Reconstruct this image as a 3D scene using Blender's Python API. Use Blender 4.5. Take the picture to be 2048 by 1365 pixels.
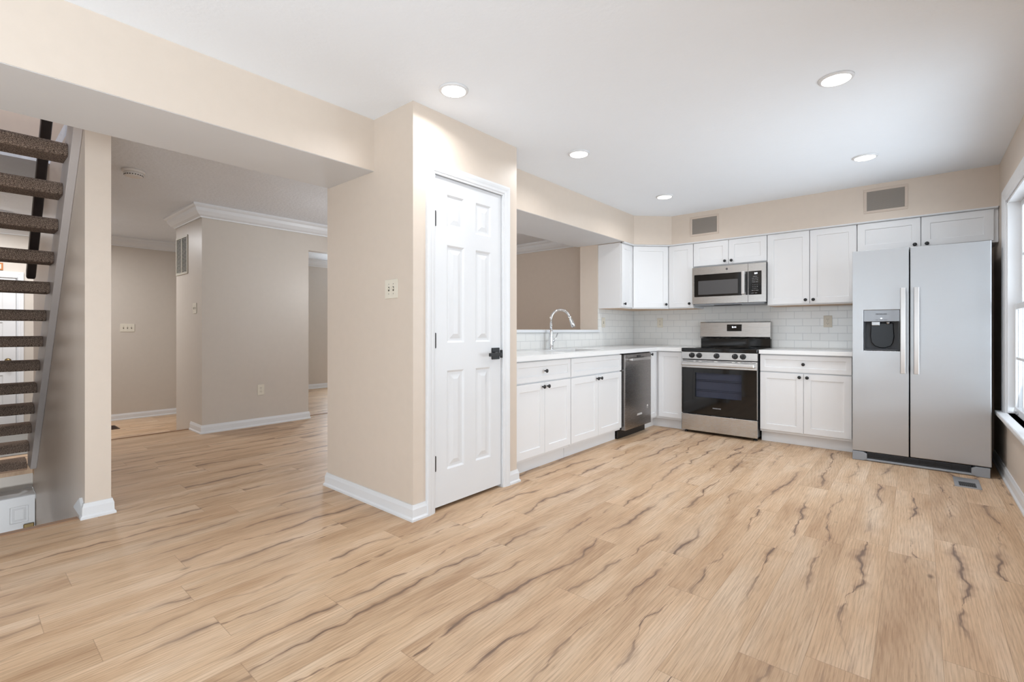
import bpy, bmesh, math, random
from mathutils import Vector, Matrix
D = bpy.data; SC = bpy.context.scene; COL = SC.collection
for o in list(D.objects): D.objects.remove(o)
PI = math.pi

# ------------------------------------------------------------------ camera
cam = D.cameras.new('camera'); camo = D.objects.new('camera', cam); COL.objects.link(camo)
camo.location = (0, 0, 1.108); camo.rotation_euler = (PI/2, 0, math.radians(40.45))
cam.sensor_width = 36; cam.lens = 952/2048*36; cam.shift_y = -21.5/2048; cam.clip_start = .02
SC.camera = camo

def lin(c):
    return tuple(((v/255)/12.92 if v/255 <= .04045 else ((v/255+.055)/1.055)**2.4) for v in c) + (1.0,)

# ------------------------------------------------------------------ world and light
W = D.worlds.new('world'); SC.world = W; W.use_nodes = True
wn = W.node_tree.nodes['Background']; wn.inputs[0].default_value = (.80, .90, 1.0, 1); wn.inputs[1].default_value = 1.3
SC.view_settings.view_transform = 'Standard'; SC.view_settings.look = 'None'
SC.view_settings.gamma = 1; SC.view_settings.use_curve_mapping = False
SC.view_settings.exposure = 0.18

def area(name, loc, rot, sx, sy, power, color=(1, 1, 1), spread=PI, shape='RECTANGLE'):
    l = D.lights.new(name, 'AREA'); l.shape = shape; l.size = sx; l.size_y = sy
    l.energy = power; l.color = color; l.spread = spread
    o = D.objects.new(name, l); COL.objects.link(o); o.location = loc; o.rotation_euler = rot
    return o
DAY = (.80, .91, 1.0)
# area lamps standing in for daylight; rear, living room and upstairs ones added unseen
area('daylight_window', (.66, 4.06, 1.25), (0, math.radians(100), 0), 1.5, 1.93, 30, DAY, math.radians(130))
area('daylight_patio_door', (.95, -.75, .95), (0, math.radians(118), 0), 2.0, 1.9, 126, DAY)
area('daylight_rear_window', (-1.6, -3.40, 1.15), (math.radians(120), 0, 0), 2.6, 1.5, 48, DAY)
area('daylight_living_window', (-8.82, 5.3, 1.35), (0, -PI/2, 0), 1.5, .9, 50, DAY)
area('upstairs_fill', (-4.5, -.1, 4.9), (0, 0, 0), 1.2, .5, 40, (.72, .82, 1.0))  # no window here; bluish fill added inside the closed upstairs shaft

# ------------------------------------------------------------------ materials
M = {}
def base_mat(name):
    m = D.materials.new(name); m.use_nodes = True; M[name] = m
    return m, m.node_tree, m.node_tree.nodes['Principled BSDF']
def nd(nt, t, **kw):
    n = nt.nodes.new(t)
    for k, v in kw.items():
        if k[0] == 'i' and k[1:].isdigit(): n.inputs[int(k[1:])].default_value = v
        else: setattr(n, k, v)
    return n
def coords(nt, scale=(1, 1, 1)):
    tc = nd(nt, 'ShaderNodeTexCoord'); mp = nd(nt, 'ShaderNodeMapping'); mp.inputs['Scale'].default_value = scale
    nt.links.new(tc.outputs['Object'], mp.inputs['Vector']); return mp.outputs['Vector']
def noise(nt, vec, scale, detail=3, rough=.5):
    n = nd(nt, 'ShaderNodeTexNoise'); n.inputs['Scale'].default_value = scale
    n.inputs['Detail'].default_value = detail; n.inputs['Roughness'].default_value = rough
    nt.links.new(vec, n.inputs['Vector']); return n.outputs['Fac']
def ramp(nt, fac, stops):
    r = nd(nt, 'ShaderNodeValToRGB'); e = r.color_ramp.elements
    while len(e) < len(stops): e.new(.5)
    for i, (p, c) in enumerate(stops): e[i].position = p; e[i].color = c
    nt.links.new(fac, r.inputs[0]); return r.outputs[0]
def bump(nt, b, h, strength, dist=.01):
    n = nd(nt, 'ShaderNodeBump'); n.inputs['Strength'].default_value = strength; n.inputs['Distance'].default_value = dist
    nt.links.new(h, n.inputs['Height']); nt.links.new(n.outputs[0], b.inputs['Normal'])
def math_(nt, op, a, b=None, c=None):
    n = nd(nt, 'ShaderNodeMath', operation=op)
    for i, v in enumerate((a, b, c)):
        if v is None: continue
        if isinstance(v, (int, float)): n.inputs[i].default_value = v
        else: nt.links.new(v, n.inputs[i])
    return n.outputs[0]
def mixc(nt, f, a, b, mode='MIX'):
    n = nd(nt, 'ShaderNodeMix', data_type='RGBA', blend_type=mode)
    for s, v in ((0, f), (6, a), (7, b)):
        if isinstance(v, (int, float, tuple)): n.inputs[s].default_value = v
        else: nt.links.new(v, n.inputs[s])
    return n.outputs[2]

def plain(name, col, rough=.5, metal=0, bscale=0, bstr=0, bdist=.002, var=0, spec=.5, coat=0):
    m, nt, b = base_mat(name); c = lin(col)
    b.inputs['Base Color'].default_value = c; b.inputs['Roughness'].default_value = rough
    b.inputs['Metallic'].default_value = metal; b.inputs['Specular IOR Level'].default_value = spec
    b.inputs['Coat Weight'].default_value = coat
    v = coords(nt)
    if var or not bscale:
        f = noise(nt, v, 2.2 if not bscale else bscale*.2, 3)
        k = var or .015
        lo = tuple(x*(1-k) for x in c[:3])+(1,); hi = tuple(min(1, x*(1+k)) for x in c[:3])+(1,)
        nt.links.new(ramp(nt, f, [(.3, lo), (.7, hi)]), b.inputs['Base Color'])
    if bscale: bump(nt, b, noise(nt, v, bscale, 4), bstr, bdist)
    return m
def emit(name, col, strength):
    m, nt, b = base_mat(name); b.inputs['Base Color'].default_value = lin(col)
    b.inputs['Emission Color'].default_value = lin(col); b.inputs['Emission Strength'].default_value = strength
    return m

plain('paint', (214, 200, 186), .42, 0, 90, .12, .0015, .01)
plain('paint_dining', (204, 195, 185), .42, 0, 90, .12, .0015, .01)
plain('ceiling', (241, 246, 252), .7, 0, 38, .28, .004, .004)
plain('ceiling_rough', (230, 234, 240), .75, 0, 34, .75, .008, .01)
plain('beam_white', (216, 216, 217), .6)
plain('white', (224, 225, 227), .35)
plain('cab', (232, 232, 233), .33)
plain('stringer_paint', (190, 182, 178), .4)
plain('quartz', (238, 238, 238), .16, var=.02)
plain('black', (22, 22, 24), .42)
plain('paddle_plastic', (16, 18, 22), .22, spec=.3)
plain('gloss_black', (8, 8, 9), .06)
plain('dark_grey', (52, 54, 58), .5)
plain('grille_grey', (58, 60, 64), .5)
plain('mid_grey', (150, 154, 160), .45)
plain('chrome', (225, 227, 230), .07, 1)
plain('nickel', (170, 170, 170), .3, 1)
plain('brass', (130, 112, 78), .35, 1)
plain('ivory', (222, 215, 200), .38)
plain('slot', (48, 44, 40), .6)
plain('vent_grey', (150, 142, 134), .6)
plain('vent_frame', (206, 190, 176), .5)
plain('louver', (196, 190, 176), .5)
plain('dark_wood', (44, 36, 33), .35, 0, 30, .1, .001, .35)
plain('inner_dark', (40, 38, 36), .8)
plain('wood_edge', (150, 116, 88), .5)
plain('register_metal', (178, 178, 180), .35, .6)
plain('bronze', (70, 50, 40), .4, .5)
plain('under_cab', (206, 178, 150), .5)
plain('frame_copper', (176, 110, 60), .4, .4)
plain('print_paper', (225, 215, 200), .7)
plain('ink', (60, 60, 62), .5)
plain('pale_ink', (190, 192, 196), .5)
plain('badge', (235, 235, 235), .2, .6)
plain('deck', (150, 145, 140), .8, 0, 8, .2, .002, .1)
plain('smoke_plastic', (226, 222, 218), .5)
emit('led', (255, 253, 248), 6.0)
emit('digits', (240, 246, 255), 3.0)
emit('flush_glow', (250, 250, 255), 4.0)

def steel(name, col, rough, stretch=(2, 2, 160), bstr=.05, wavy=.0):
    m, nt, b = base_mat(name); c = lin(col)
    b.inputs['Metallic'].default_value = 1; b.inputs['Anisotropic'].default_value = .4
    v = coords(nt, stretch); f = noise(nt, v, 6, 4)
    lo = tuple(x*.965 for x in c[:3])+(1,); nt.links.new(ramp(nt, f, [(.3, lo), (.7, c)]), b.inputs['Base Color'])
    r = nd(nt, 'ShaderNodeMapRange', i3=rough*.85, i4=rough*1.2); nt.links.new(f, r.inputs[0]); nt.links.new(r.outputs[0], b.inputs['Roughness'])
    if wavy:
        w = noise(nt, coords(nt, (1.2, 1.2, 1.8)), 1.5, 1)
        h = math_(nt, 'ADD', math_(nt, 'MULTIPLY', f, .0004), math_(nt, 'MULTIPLY', w, wavy)); bump(nt, b, h, .6, 1)
    else: bump(nt, b, f, bstr, .001)
    return m
steel('steel', (196, 194, 192), .26)
steel('steel_fridge', (182, 183, 185), .33, (2, 2, 160), .05, .008)
steel('steel_dark', (148, 144, 142), .26)
plain('steel_smooth', (205, 203, 202), .30, 1)

# glass of the windows: see-through pane with a mirror coat
m, nt, b = base_mat('window_glass')
nt.nodes.remove(b); tr = nd(nt, 'ShaderNodeBsdfTransparent'); gl = nd(nt, 'ShaderNodeBsdfGlossy'); gl.inputs['Roughness'].default_value = .02
mx = nd(nt, 'ShaderNodeMixShader'); mx.inputs[0].default_value = .08
nt.links.new(tr.outputs[0], mx.inputs[1]); nt.links.new(gl.outputs[0], mx.inputs[2]); nt.links.new(mx.outputs[0], nt.nodes['Material Output'].inputs[0])
# smoked oven glass
m, nt, b = base_mat('oven_glass')
b.inputs['Base Color'].default_value = lin((6, 6, 7)); b.inputs['Roughness'].default_value = .04
tr = nd(nt, 'ShaderNodeBsdfTransparent'); tr.inputs[0].default_value = (.66, .67, .72, 1)
mx = nd(nt, 'ShaderNodeMixShader'); mx.inputs[0].default_value = .8
nt.links.new(b.outputs[0], mx.inputs[1]); nt.links.new(tr.outputs[0], mx.inputs[2]); nt.links.new(mx.outputs[0], nt.nodes['Material Output'].inputs[0])
# microwave window: dark screen behind glass
plain('mw_screen', (74, 74, 76), .25, coat=.6)

# plank floor, boards running along Y
def plank(name, tint=1.0):
    m, nt, b = base_mat(name)
    tc = nd(nt, 'ShaderNodeTexCoord'); sp = nd(nt, 'ShaderNodeSeparateXYZ'); nt.links.new(tc.outputs['Object'], sp.inputs[0])
    PW, PL = .178, 1.22
    xs = math_(nt, 'DIVIDE', math_(nt, 'ADD', sp.outputs[0], 20.05), PW); row = math_(nt, 'FLOOR', xs)
    wn_ = nd(nt, 'ShaderNodeTexWhiteNoise', noise_dimensions='1D'); nt.links.new(row, wn_.inputs['W'])
    ys = math_(nt, 'ADD', math_(nt, 'DIVIDE', math_(nt, 'ADD', sp.outputs[1], 20), PL), wn_.outputs['Value']); cl = math_(nt, 'FLOOR', ys)
    cid = nd(nt, 'ShaderNodeCombineXYZ'); nt.links.new(row, cid.inputs[0]); nt.links.new(cl, cid.inputs[1])
    wc = nd(nt, 'ShaderNodeTexWhiteNoise', noise_dimensions='3D'); nt.links.new(cid.outputs[0], wc.inputs['Vector'])
    rnd = wc.outputs['Value']
    # per board shifted coordinates
    sh = nd(nt, 'ShaderNodeVectorMath', operation='MULTIPLY_ADD'); nt.links.new(wc.outputs['Color'], sh.inputs[0])
    sh.inputs[1].default_value = (13, 17, 11); nt.links.new(tc.outputs['Object'], sh.inputs[2])
    def st(scale, sc, det, dist=0, rough=.55):
        mp = nd(nt, 'ShaderNodeMapping'); mp.inputs['Scale'].default_value = scale; nt.links.new(sh.outputs[0], mp.inputs['Vector'])
        n = nd(nt, 'ShaderNodeTexNoise'); n.inputs['Scale'].default_value = sc; n.inputs['Detail'].default_value = det
        n.inputs['Distortion'].default_value = dist; n.inputs['Roughness'].default_value = rough
        nt.links.new(mp.outputs[0], n.inputs['Vector']); return n.outputs['Fac']
    broad = st((3.0, .55, 1), 2.2, 3)
    fine = st((85, 2.4, 1), 3.0, 4, .25, .65)
    hatch = st((22, 60, 1), 5.0, 2)
    # one winding dark vein along each board, fading in and out
    u = math_(nt, 'FRACT', xs)
    def along(sc, det, k):
        cx = nd(nt, 'ShaderNodeCombineXYZ'); nt.links.new(math_(nt, 'MULTIPLY', sp.outputs[1], sc), cx.inputs[1]); nt.links.new(math_(nt, 'ADD', math_(nt, 'MULTIPLY', rnd, 97.0), k), cx.inputs[0])
        return noise(nt, cx.outputs[0], 1.0, det, .62)
    def mul(a_, b_): return math_(nt, 'MULTIPLY', a_, b_)
    cen = math_(nt, 'ADD', .5, mul(math_(nt, 'SUBTRACT', along(.95, 4, 3.1), .5), 2.0))
    vd = mul(math_(nt, 'ABSOLUTE', math_(nt, 'SUBTRACT', u, cen)), PW)
    wd_ = nd(nt, 'ShaderNodeMapRange', i1=.42, i2=.70, i3=.0005, i4=.017); nt.links.new(along(2.3, 4, 41.7), wd_.inputs[0])
    rat = math_(nt, 'DIVIDE', math_(nt, 'ADD', vd, mul(math_(nt, 'SUBTRACT', fine, .5), .016)), wd_.outputs[0])
    vein = nd(nt, 'ShaderNodeMapRange', i1=.25, i2=1.1, i3=1.0, i4=0.0); nt.links.new(rat, vein.inputs[0])
    vein2 = nd(nt, 'ShaderNodeMapRange', i1=.4, i2=4.2, i3=1.0, i4=0.0); nt.links.new(rat, vein2.inputs[0])
    gm = nd(nt, 'ShaderNodeMapRange', i1=.40, i2=.58, i3=0.0, i4=1.0); nt.links.new(along(1.1, 2, 77.3), gm.inputs[0])
    vmask = mul(vein.outputs[0], gm.outputs[0]); vsoft = mul(vein2.outputs[0], gm.outputs[0])
    # rings of grain
    rg = nd(nt, 'ShaderNodeTexWave', wave_type='RINGS', rings_direction='Z'); mpw = nd(nt, 'ShaderNodeMapping'); mpw.inputs['Scale'].default_value = (5.0, .55, .01)
    nt.links.new(sh.outputs[0], mpw.inputs['Vector']); nt.links.new(mpw.outputs[0], rg.inputs['Vector'])
    rg.inputs['Scale'].default_value = 4.5; rg.inputs['Distortion'].default_value = 7; rg.inputs['Detail'].default_value = 2; rg.inputs['Detail Scale'].default_value = 1.1
    # knots
    vo = nd(nt, 'ShaderNodeTexVoronoi'); vo.inputs['Scale'].default_value = 1; mk = nd(nt, 'ShaderNodeMapping'); mk.inputs['Scale'].default_value = (3.4, 1.7, 1)
    nt.links.new(sh.outputs[0], mk.inputs['Vector']); nt.links.new(mk.outputs[0], vo.inputs['Vector'])
    kn = nd(nt, 'ShaderNodeMapRange', i1=.015, i2=.055, i3=1.0, i4=0.0); nt.links.new(vo.outputs['Distance'], kn.inputs[0])
    def L(c): 
        c = lin(c); return (c[0]*tint, c[1]*tint, c[2]*tint, 1)
    c = ramp(nt, broad, [(.25, L((182, 146, 112))), (.5, L((207, 175, 142))), (.78, L((221, 196, 169)))])
    cb = ramp(nt, rnd, [(0, (.90, .89, .885, 1)), (.5, (1, 1, 1, 1)), (1, (1.05, 1.055, 1.07, 1))])
    c = mixc(nt, 1.0, c, cb, 'MULTIPLY')
    fm = ramp(nt, fine, [(.32, (.70, .66, .63, 1)), (.50, (1, 1, 1, 1)), (.70, (1.14, 1.16, 1.18, 1))])
    c = mixc(nt, .8, c, fm, 'MULTIPLY')
    rm = ramp(nt, rg.outputs['Fac'], [(0, (.86, .84, .82, 1)), (.45, (1, 1, 1, 1)), (1, (1.05, 1.05, 1.06, 1))])
    c = mixc(nt, .55, c, rm, 'MULTIPLY')
    c = mixc(nt, math_(nt, 'MULTIPLY', vsoft, .55), c, L((140, 106, 82)))
    c = mixc(nt, math_(nt, 'MULTIPLY', vmask, .72), c, L((92, 72, 62)))
    c = mixc(nt, math_(nt, 'MULTIPLY', kn.outputs[0], .75), c, L((96, 72, 56)))
    fx = math_(nt, 'FRACT', xs); ex = math_(nt, 'MULTIPLY', math_(nt, 'MINIMUM', fx, math_(nt, 'SUBTRACT', 1.0, fx)), PW)
    fy = math_(nt, 'FRACT', ys); ey = math_(nt, 'MULTIPLY', math_(nt, 'MINIMUM', fy, math_(nt, 'SUBTRACT', 1.0, fy)), PL)
    ed = math_(nt, 'MINIMUM', ex, ey)
    sm = nd(nt, 'ShaderNodeMapRange', i1=.0006, i2=.0020, i3=1.0, i4=0.0); nt.links.new(ed, sm.inputs[0])
    c = mixc(nt, math_(nt, 'MULTIPLY', sm.outputs[0], .35), c, L((120, 92, 70)))
    nt.links.new(c, b.inputs['Base Color']); b.inputs['Roughness'].default_value = .46; b.inputs['Specular IOR Level'].default_value = .45
    h = math_(nt, 'ADD', math_(nt, 'MULTIPLY', fine, .5), math_(nt, 'MULTIPLY', hatch, .2))
    h = math_(nt, 'SUBTRACT', h, math_(nt, 'MULTIPLY', sm.outputs[0], .6)); bump(nt, b, h, .22, .0015)
    return m
plank('plank')

def tile(name, axes, tw, th, col, grout, mort, offset=.5, rough=.12, jitter=.03):
    m, nt, b = base_mat(name)
    tc = nd(nt, 'ShaderNodeTexCoord'); sp = nd(nt, 'ShaderNodeSeparateXYZ'); nt.links.new(tc.outputs['Object'], sp.inputs[0])
    cb = nd(nt, 'ShaderNodeCombineXYZ'); nt.links.new(sp.outputs[axes[0]], cb.inputs[0]); nt.links.new(sp.outputs[axes[1]], cb.inputs[1])
    br = nd(nt, 'ShaderNodeTexBrick', offset=offset); nt.links.new(cb.outputs[0], br.inputs['Vector'])
    c = lin(col); d = tuple(x*(1-jitter) for x in c[:3])+(1,)
    br.inputs['Color1'].default_value = c; br.inputs['Color2'].default_value = d; br.inputs['Mortar'].default_value = lin(grout)
    br.inputs['Scale'].default_value = 1; br.inputs['Mortar Size'].default_value = mort; br.inputs['Mortar Smooth'].default_value = .2
    br.inputs['Brick Width'].default_value = tw; br.inputs['Row Height'].default_value = th
    nt.links.new(br.outputs['Color'], b.inputs['Base Color']); b.inputs['Roughness'].default_value = rough
    inv = math_(nt, 'SUBTRACT', 1.0, br.outputs['Fac']); bump(nt, b, inv, .5, .002)
tile('subway_back', (0, 2), .154, .077, (230, 229, 226), (204, 204, 203), .0022)
tile('subway_left', (1, 2), .154, .077, (230, 229, 226), (204, 204, 203), .0022)
tile('foyer_tile', (0, 1), .6, .3, (150, 148, 144), (196, 192, 186), .006, .33, .35, .12)

# carpet on the stair treads
m, nt, b = base_mat('carpet'); v = coords(nt)
f = noise(nt, v, 210, 3, .7); f2 = noise(nt, v, 9, 2)
c = ramp(nt, f, [(.36, lin((52, 42, 38))), (.46, lin((112, 95, 84))), (.55, lin((150, 130, 116))), (.68, lin((200, 178, 158)))])
c2 = ramp(nt, f2, [(.3, (.88, .88, .88, 1)), (.7, (1.05, 1.05, 1.05, 1))]); nt.links.new(mixc(nt, 1.0, c, c2, 'MULTIPLY'), b.inputs['Base Color'])
b.inputs['Roughness'].default_value = .95; b.inputs['Specular IOR Level'].default_value = .1; bump(nt, b, f, 1.0, .008)
# oven backing, pale to imitate outdoor reflection and a lit interior
plain('oven_pale_backing', (214, 216, 224), .5)

# ------------------------------------------------------------------ mesh helpers
def box(bm, x0, x1, y0, y1, z0, z1):
    vs = [bm.verts.new(p) for p in ((x0,y0,z0),(x1,y0,z0),(x1,y1,z0),(x0,y1,z0),(x0,y0,z1),(x1,y0,z1),(x1,y1,z1),(x0,y1,z1))]
    for f in ((0,3,2,1),(4,5,6,7),(0,1,5,4),(1,2,6,5),(2,3,7,6),(3,0,4,7)): bm.faces.new([vs[i] for i in f])
def boxes(*bs):
    bm = bmesh.new()
    for b_ in bs: box(bm, *b_)
    return bm
def prism(bm, pts, a0, a1, axis='z'):
    def P(u, v, w): return {'z': (u, v, w), 'y': (u, w, v), 'x': (w, u, v)}[axis]
    A = [bm.verts.new(P(u, v, a0)) for u, v in pts]; B = [bm.verts.new(P(u, v, a1)) for u, v in pts]
    n = len(pts); bm.faces.new(A); bm.faces.new(B[::-1])
    for i in range(n): bm.faces.new((A[i], A[(i+1) % n], B[(i+1) % n], B[i]))
def sweep(bm, path, prof, side=1, fn=None):
    """prof: list of (offset, height) along a 2D path, mitred; fn maps (u,v,h)->xyz"""
    fn = fn or (lambda u, v, h: (u, v, h)); n = len(path); rings = []
    P = [Vector(p) for p in path]
    def nrm(a, b):
        d = (b-a).normalized(); return Vector((-d.y, d.x))*side
    for i in range(n):
        if i == 0: m_ = nrm(P[0], P[1])
        elif i == n-1: m_ = nrm(P[-2], P[-1])
        else:
            n1, n2 = nrm(P[i-1], P[i]), nrm(P[i], P[i+1]); m_ = (n1+n2)/(1+n1.dot(n2))
        rings.append([bm.verts.new(fn(P[i].x+m_.x*o, P[i].y+m_.y*o, h)) for o, h in prof])
    k = len(prof)
    for a, b_ in zip(rings, rings[1:]):
        for j in range(k): bm.faces.new((a[j], a[(j+1) % k], b_[(j+1) % k], b_[j]))
    bm.faces.new(rings[0]); bm.faces.new(rings[-1][::-1])
def lathe(bm, prof, seg=20, mat=Matrix()):
    rings = []
    for r, h in prof:
        rings.append([bm.verts.new(mat @ Vector((max(r, 1e-5)*math.cos(2*PI*i/seg), max(r, 1e-5)*math.sin(2*PI*i/seg), h))) for i in range(seg)])
    for a, b_ in zip(rings, rings[1:]):
        for i in range(seg): bm.faces.new((a[i], a[(i+1) % seg], b_[(i+1) % seg], b_[i]))
    bm.faces.new(rings[0][::-1]); bm.faces.new(rings[-1])
def tube(bm, pts, rad, seg=14):
    P = [Vector(p) for p in pts]; n = len(P); rads = rad if isinstance(rad, (list, tuple)) else [rad]*n
    up = Vector((0, 0, 1)); rings = []; prev = None
    for i in range(n):
        d = (P[min(i+1, n-1)]-P[max(i-1, 0)]).normalized()
        a = prev if prev else (up if abs(d.z) < .9 else Vector((1, 0, 0)))
        u = (a-d*a.dot(d)).normalized(); w = d.cross(u); prev = u
        rings.append([bm.verts.new(P[i]+(u*math.cos(2*PI*k/seg)+w*math.sin(2*PI*k/seg))*rads[i]) for k in range(seg)])
    for a, b_ in zip(rings, rings[1:]):
        for k in range(seg): bm.faces.new((a[k], a[(k+1) % seg], b_[(k+1) % seg], b_[k]))
    bm.faces.new(rings[0][::-1]); bm.faces.new(rings[-1])
def paneled(bm, w, h, t, panels, prof, z0=0, x0=0):
    """slab in the XZ plane, front at y=0 facing -Y, thickness t; panels = (xa,xb,za,zb) cells replaced by nested rings prof=(inset, depth)"""
    X = sorted({0, w} | {p[0] for p in panels} | {p[1] for p in panels}); Z = sorted({0, h} | {p[2] for p in panels} | {p[3] for p in panels})
    V = {}
    def v(x, z, y=0):
        k = (round(x, 5), round(z, 5), round(y, 5))
        if k not in V: V[k] = bm.verts.new((x0+x, y, z0+z))
        return V[k]
    cells = {(round(p[0], 5), round(p[2], 5)) for p in panels}
    for xa, xb in zip(X, X[1:]):
        for za, zb in zip(Z, Z[1:]):
            hit = any(p[0]-1e-6 <= xa and xb <= p[1]+1e-6 and p[2]-1e-6 <= za and zb <= p[3]+1e-6 for p in panels)
            if not hit: bm.faces.new((v(xa, za), v(xb, za), v(xb, zb), v(xa, zb)))
    for xa, xb, za, zb in panels:
        xi = [x for x in X if xa-1e-6 <= x <= xb+1e-6]; zi = [z for z in Z if za-1e-6 <= z <= zb+1e-6]
        prev = [v(xa, za), v(xb, za), v(xb, zb), v(xa, zb)]
        for ins, dep in prof:
            cur = [bm.verts.new((x0+x, dep, z0+z)) for x, z in ((xa+ins, za+ins), (xb-ins, za+ins), (xb-ins, zb-ins), (xa+ins, zb-ins))]
            for i in range(4): bm.faces.new((prev[i], prev[(i+1) % 4], cur[(i+1) % 4], cur[i]))
            prev = cur
        bm.faces.new(prev)
    fr = [v(x, 0) for x in X] + [v(w, z) for z in Z[1:]] + [v(x, h) for x in X[::-1][1:]] + [v(0, z) for z in Z[::-1][1:-1]]
    bk = [bm.verts.new((q.co.x, t, q.co.z)) for q in fr]; n = len(fr)
    for i in range(n): bm.faces.new((fr[i], bk[i], bk[(i+1) % n], fr[(i+1) % n]))
    bm.faces.new(bk[::-1])

def obj(name, bm, mat, parent=None, bev=0, smooth=False, seg=2, matrix=None, recalc=True):
    if matrix is not None: bm.transform(matrix)
    if recalc: bmesh.ops.recalc_face_normals(bm, faces=bm.faces)
    me = D.meshes.new(name); bm.to_mesh(me); bm.free()
    me.materials.append(M[mat] if isinstance(mat, str) else mat)
    if smooth:
        for p in me.polygons: p.use_smooth = True
    o = D.objects.new(name, me); COL.objects.link(o)
    if parent: o.parent = parent
    if bev:
        md = o.modifiers.new('bevel', 'BEVEL'); md.width = bev; md.segments = seg; md.limit_method = 'ANGLE'; md.angle_limit = math.radians(40)
    return o
def tag(o, label=None, cat=None, group=None, kind=None):
    for k, v in (('label', label), ('category', cat), ('group', group), ('kind', kind)):
        if v: o[k] = v
    return o
def thing(name, label, cat, loc=(0, 0, 0), rz=0, group=None, kind=None):
    o = D.objects.new(name, None); COL.objects.link(o); o.location = loc; o.rotation_euler = (0, 0, rz); o.empty_display_size = .05
    return tag(o, label, cat, group, kind)
def struct(name, bm, mat, label, cat='wall', **kw):
    return tag(obj(name, bm, mat, **kw), label, cat, None, 'structure')
def text(name, body, size, mat, parent, loc, rot=(PI/2, 0, 0), ext=.0006, center=True, bold=0):
    c = D.curves.new(name, 'FONT'); c.body = body; c.size = size; c.extrude = ext; c.offset = bold
    if center: c.align_x = 'CENTER'; c.align_y = 'CENTER'
    t = D.objects.new(name, c); COL.objects.link(t); bpy.context.view_layer.update()
    me = D.meshes.new_from_object(t.evaluated_get(bpy.context.evaluated_depsgraph_get()))
    D.objects.remove(t); me.materials.clear(); me.materials.append(M[mat])
    o = D.objects.new(name, me); COL.objects.link(o); o.parent = parent; o.location = loc; o.rotation_euler = rot
    return o
RXF = Matrix.Rotation(PI/2, 4, 'X')     # local z of a lathe -> pointing to -y (towards viewer)

# ------------------------------------------------------------------ room shell
XP, YP = -2.234, 1.733          # pantry front and left faces
XL, YB, XR = -2.86, 5.82, .5    # kitchen left wall, back wall, window wall
ZC = 2.445; ZF = -.18; XFr = -8.70

bm = bmesh.new()
prism(bm, [(-3.75, -3.1), (.5, -3.1), (.5, 5.82), (XFr, 5.82), (XFr, 2.89), (-6.20, 2.89), (-6.20, .57), (-3.74, .57), (-3.74, .5), (-3.75, .5)], -.12, 0)
struct('floor', bm, 'plank', 'light oak plank floor with dark winding grain', 'floor')
bm = bmesh.new()
prism(bm, [(-6.55, -.45), (-6.55, .498), (-6.45, .498), (-6.45, .6), (-6.215, .6), (-6.215, 2.885), (XFr, 2.885), (XFr, -.45)], ZF-.1, ZF)
struct('floor_foyer', bm, 'plank', 'sunken foyer floor of oak planks one step below the main floor', 'floor')
struct('floor_tile', boxes((XFr, -7.05, -.45, .95, ZF, ZF+.006)), 'foyer_tile', 'grey tile patch in front of the entry door', 'floor')
struct('trim_1', boxes((-6.225, -6.18, .62, 1.715, -.06, .006)), 'wood_edge', 'wood nosing strip at the edge of the foyer step', 'trim', bev=.003)
struct('trim_2', boxes((-6.02, -5.98, 2.91, 5.7, -.001, .006)), 'wood_edge', 'flat transition strip across the living room doorway', 'trim', bev=.002)
struct('trim_3', boxes((-3.785, -3.735, -.45, .475, -.05, .007)), 'wood_edge', 'wood nosing along the edge of the stairwell', 'trim', bev=.003)
struct('trim_4', boxes((-6.56, -6.50, -.45, .455, ZF-.05, ZF+.004)), 'wood_edge', 'dark wood nosing where the foyer floor meets the stairwell', 'trim', bev=.003)

# ceilings: smooth white kitchen side, rougher dining side beyond the beam
struct('ceiling', boxes((-2.91, .62, -3.1, 5.9, ZC, ZC+.1)), 'ceiling', 'smooth white kitchen ceiling', 'ceiling')
struct('ceiling_dining', boxes((-8.8, -2.91, .5, 5.9, ZC, ZC+.1), (-8.8, -5.30, -.6, .5, ZC, ZC+.1), (-5.30, -2.91, -3.1, -.45, ZC, ZC+.1), (-3.2, -2.91, -.45, .5, ZC, ZC+.1)), 'ceiling_rough', 'textured ceiling over the dining area and foyer', 'ceiling')
# upstairs shaft around the stair opening
struct('wall_upstairs', boxes((-5.42, -5.30, -.45, .5, ZC+.1, 5.0), (-3.2, -3.1, -.45, .5, ZC+.1, 5.0), (-5.42, -3.1, -.57, -.45, ZC+.1, 5.0), (-5.42, -3.1, .5, .62, ZC+.1, 5.0), (-5.42, -3.1, -.57, .62, 5.0, 5.1)), 'paint', 'upstairs stairwell walls above the open stair')

struct('wall_back', boxes((-8.8, .62, YB, YB+.12, -.3, ZC)), 'paint', 'tan back wall behind the range and refrigerator')
wy = (3.10, 5.03); wz = (.50, 2.06); py = (-1.70, .20)
struct('wall_right', boxes((XR, XR+.12, -3.1, py[0], 0, ZC), (XR, XR+.12, py[0], py[1], 2.05, ZC), (XR, XR+.12, py[1], wy[0], 0, ZC),
    (XR, XR+.12, wy[0], wy[1], 0, wz[0]), (XR, XR+.12, wy[0], wy[1], wz[1], ZC), (XR, XR+.12, wy[1], YB, 0, ZC)), 'paint', 'tan exterior wall with the tall white window')
struct('wall_rear', boxes((-3.75, -2.95, -3.2, -3.08, 0, ZC), (-.25, .62, -3.2, -3.08, 0, ZC), (-2.95, -.25, -3.2, -3.08, 0, .5), (-2.95, -.25, -3.2, -3.08, 2.15, ZC)), 'paint', 'tan wall behind the photographer')
struct('wall_left', boxes((-3.87, -3.75, -3.2, -.45, -2.4, ZC)), 'paint', 'tan wall beside the stair opening')
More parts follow.
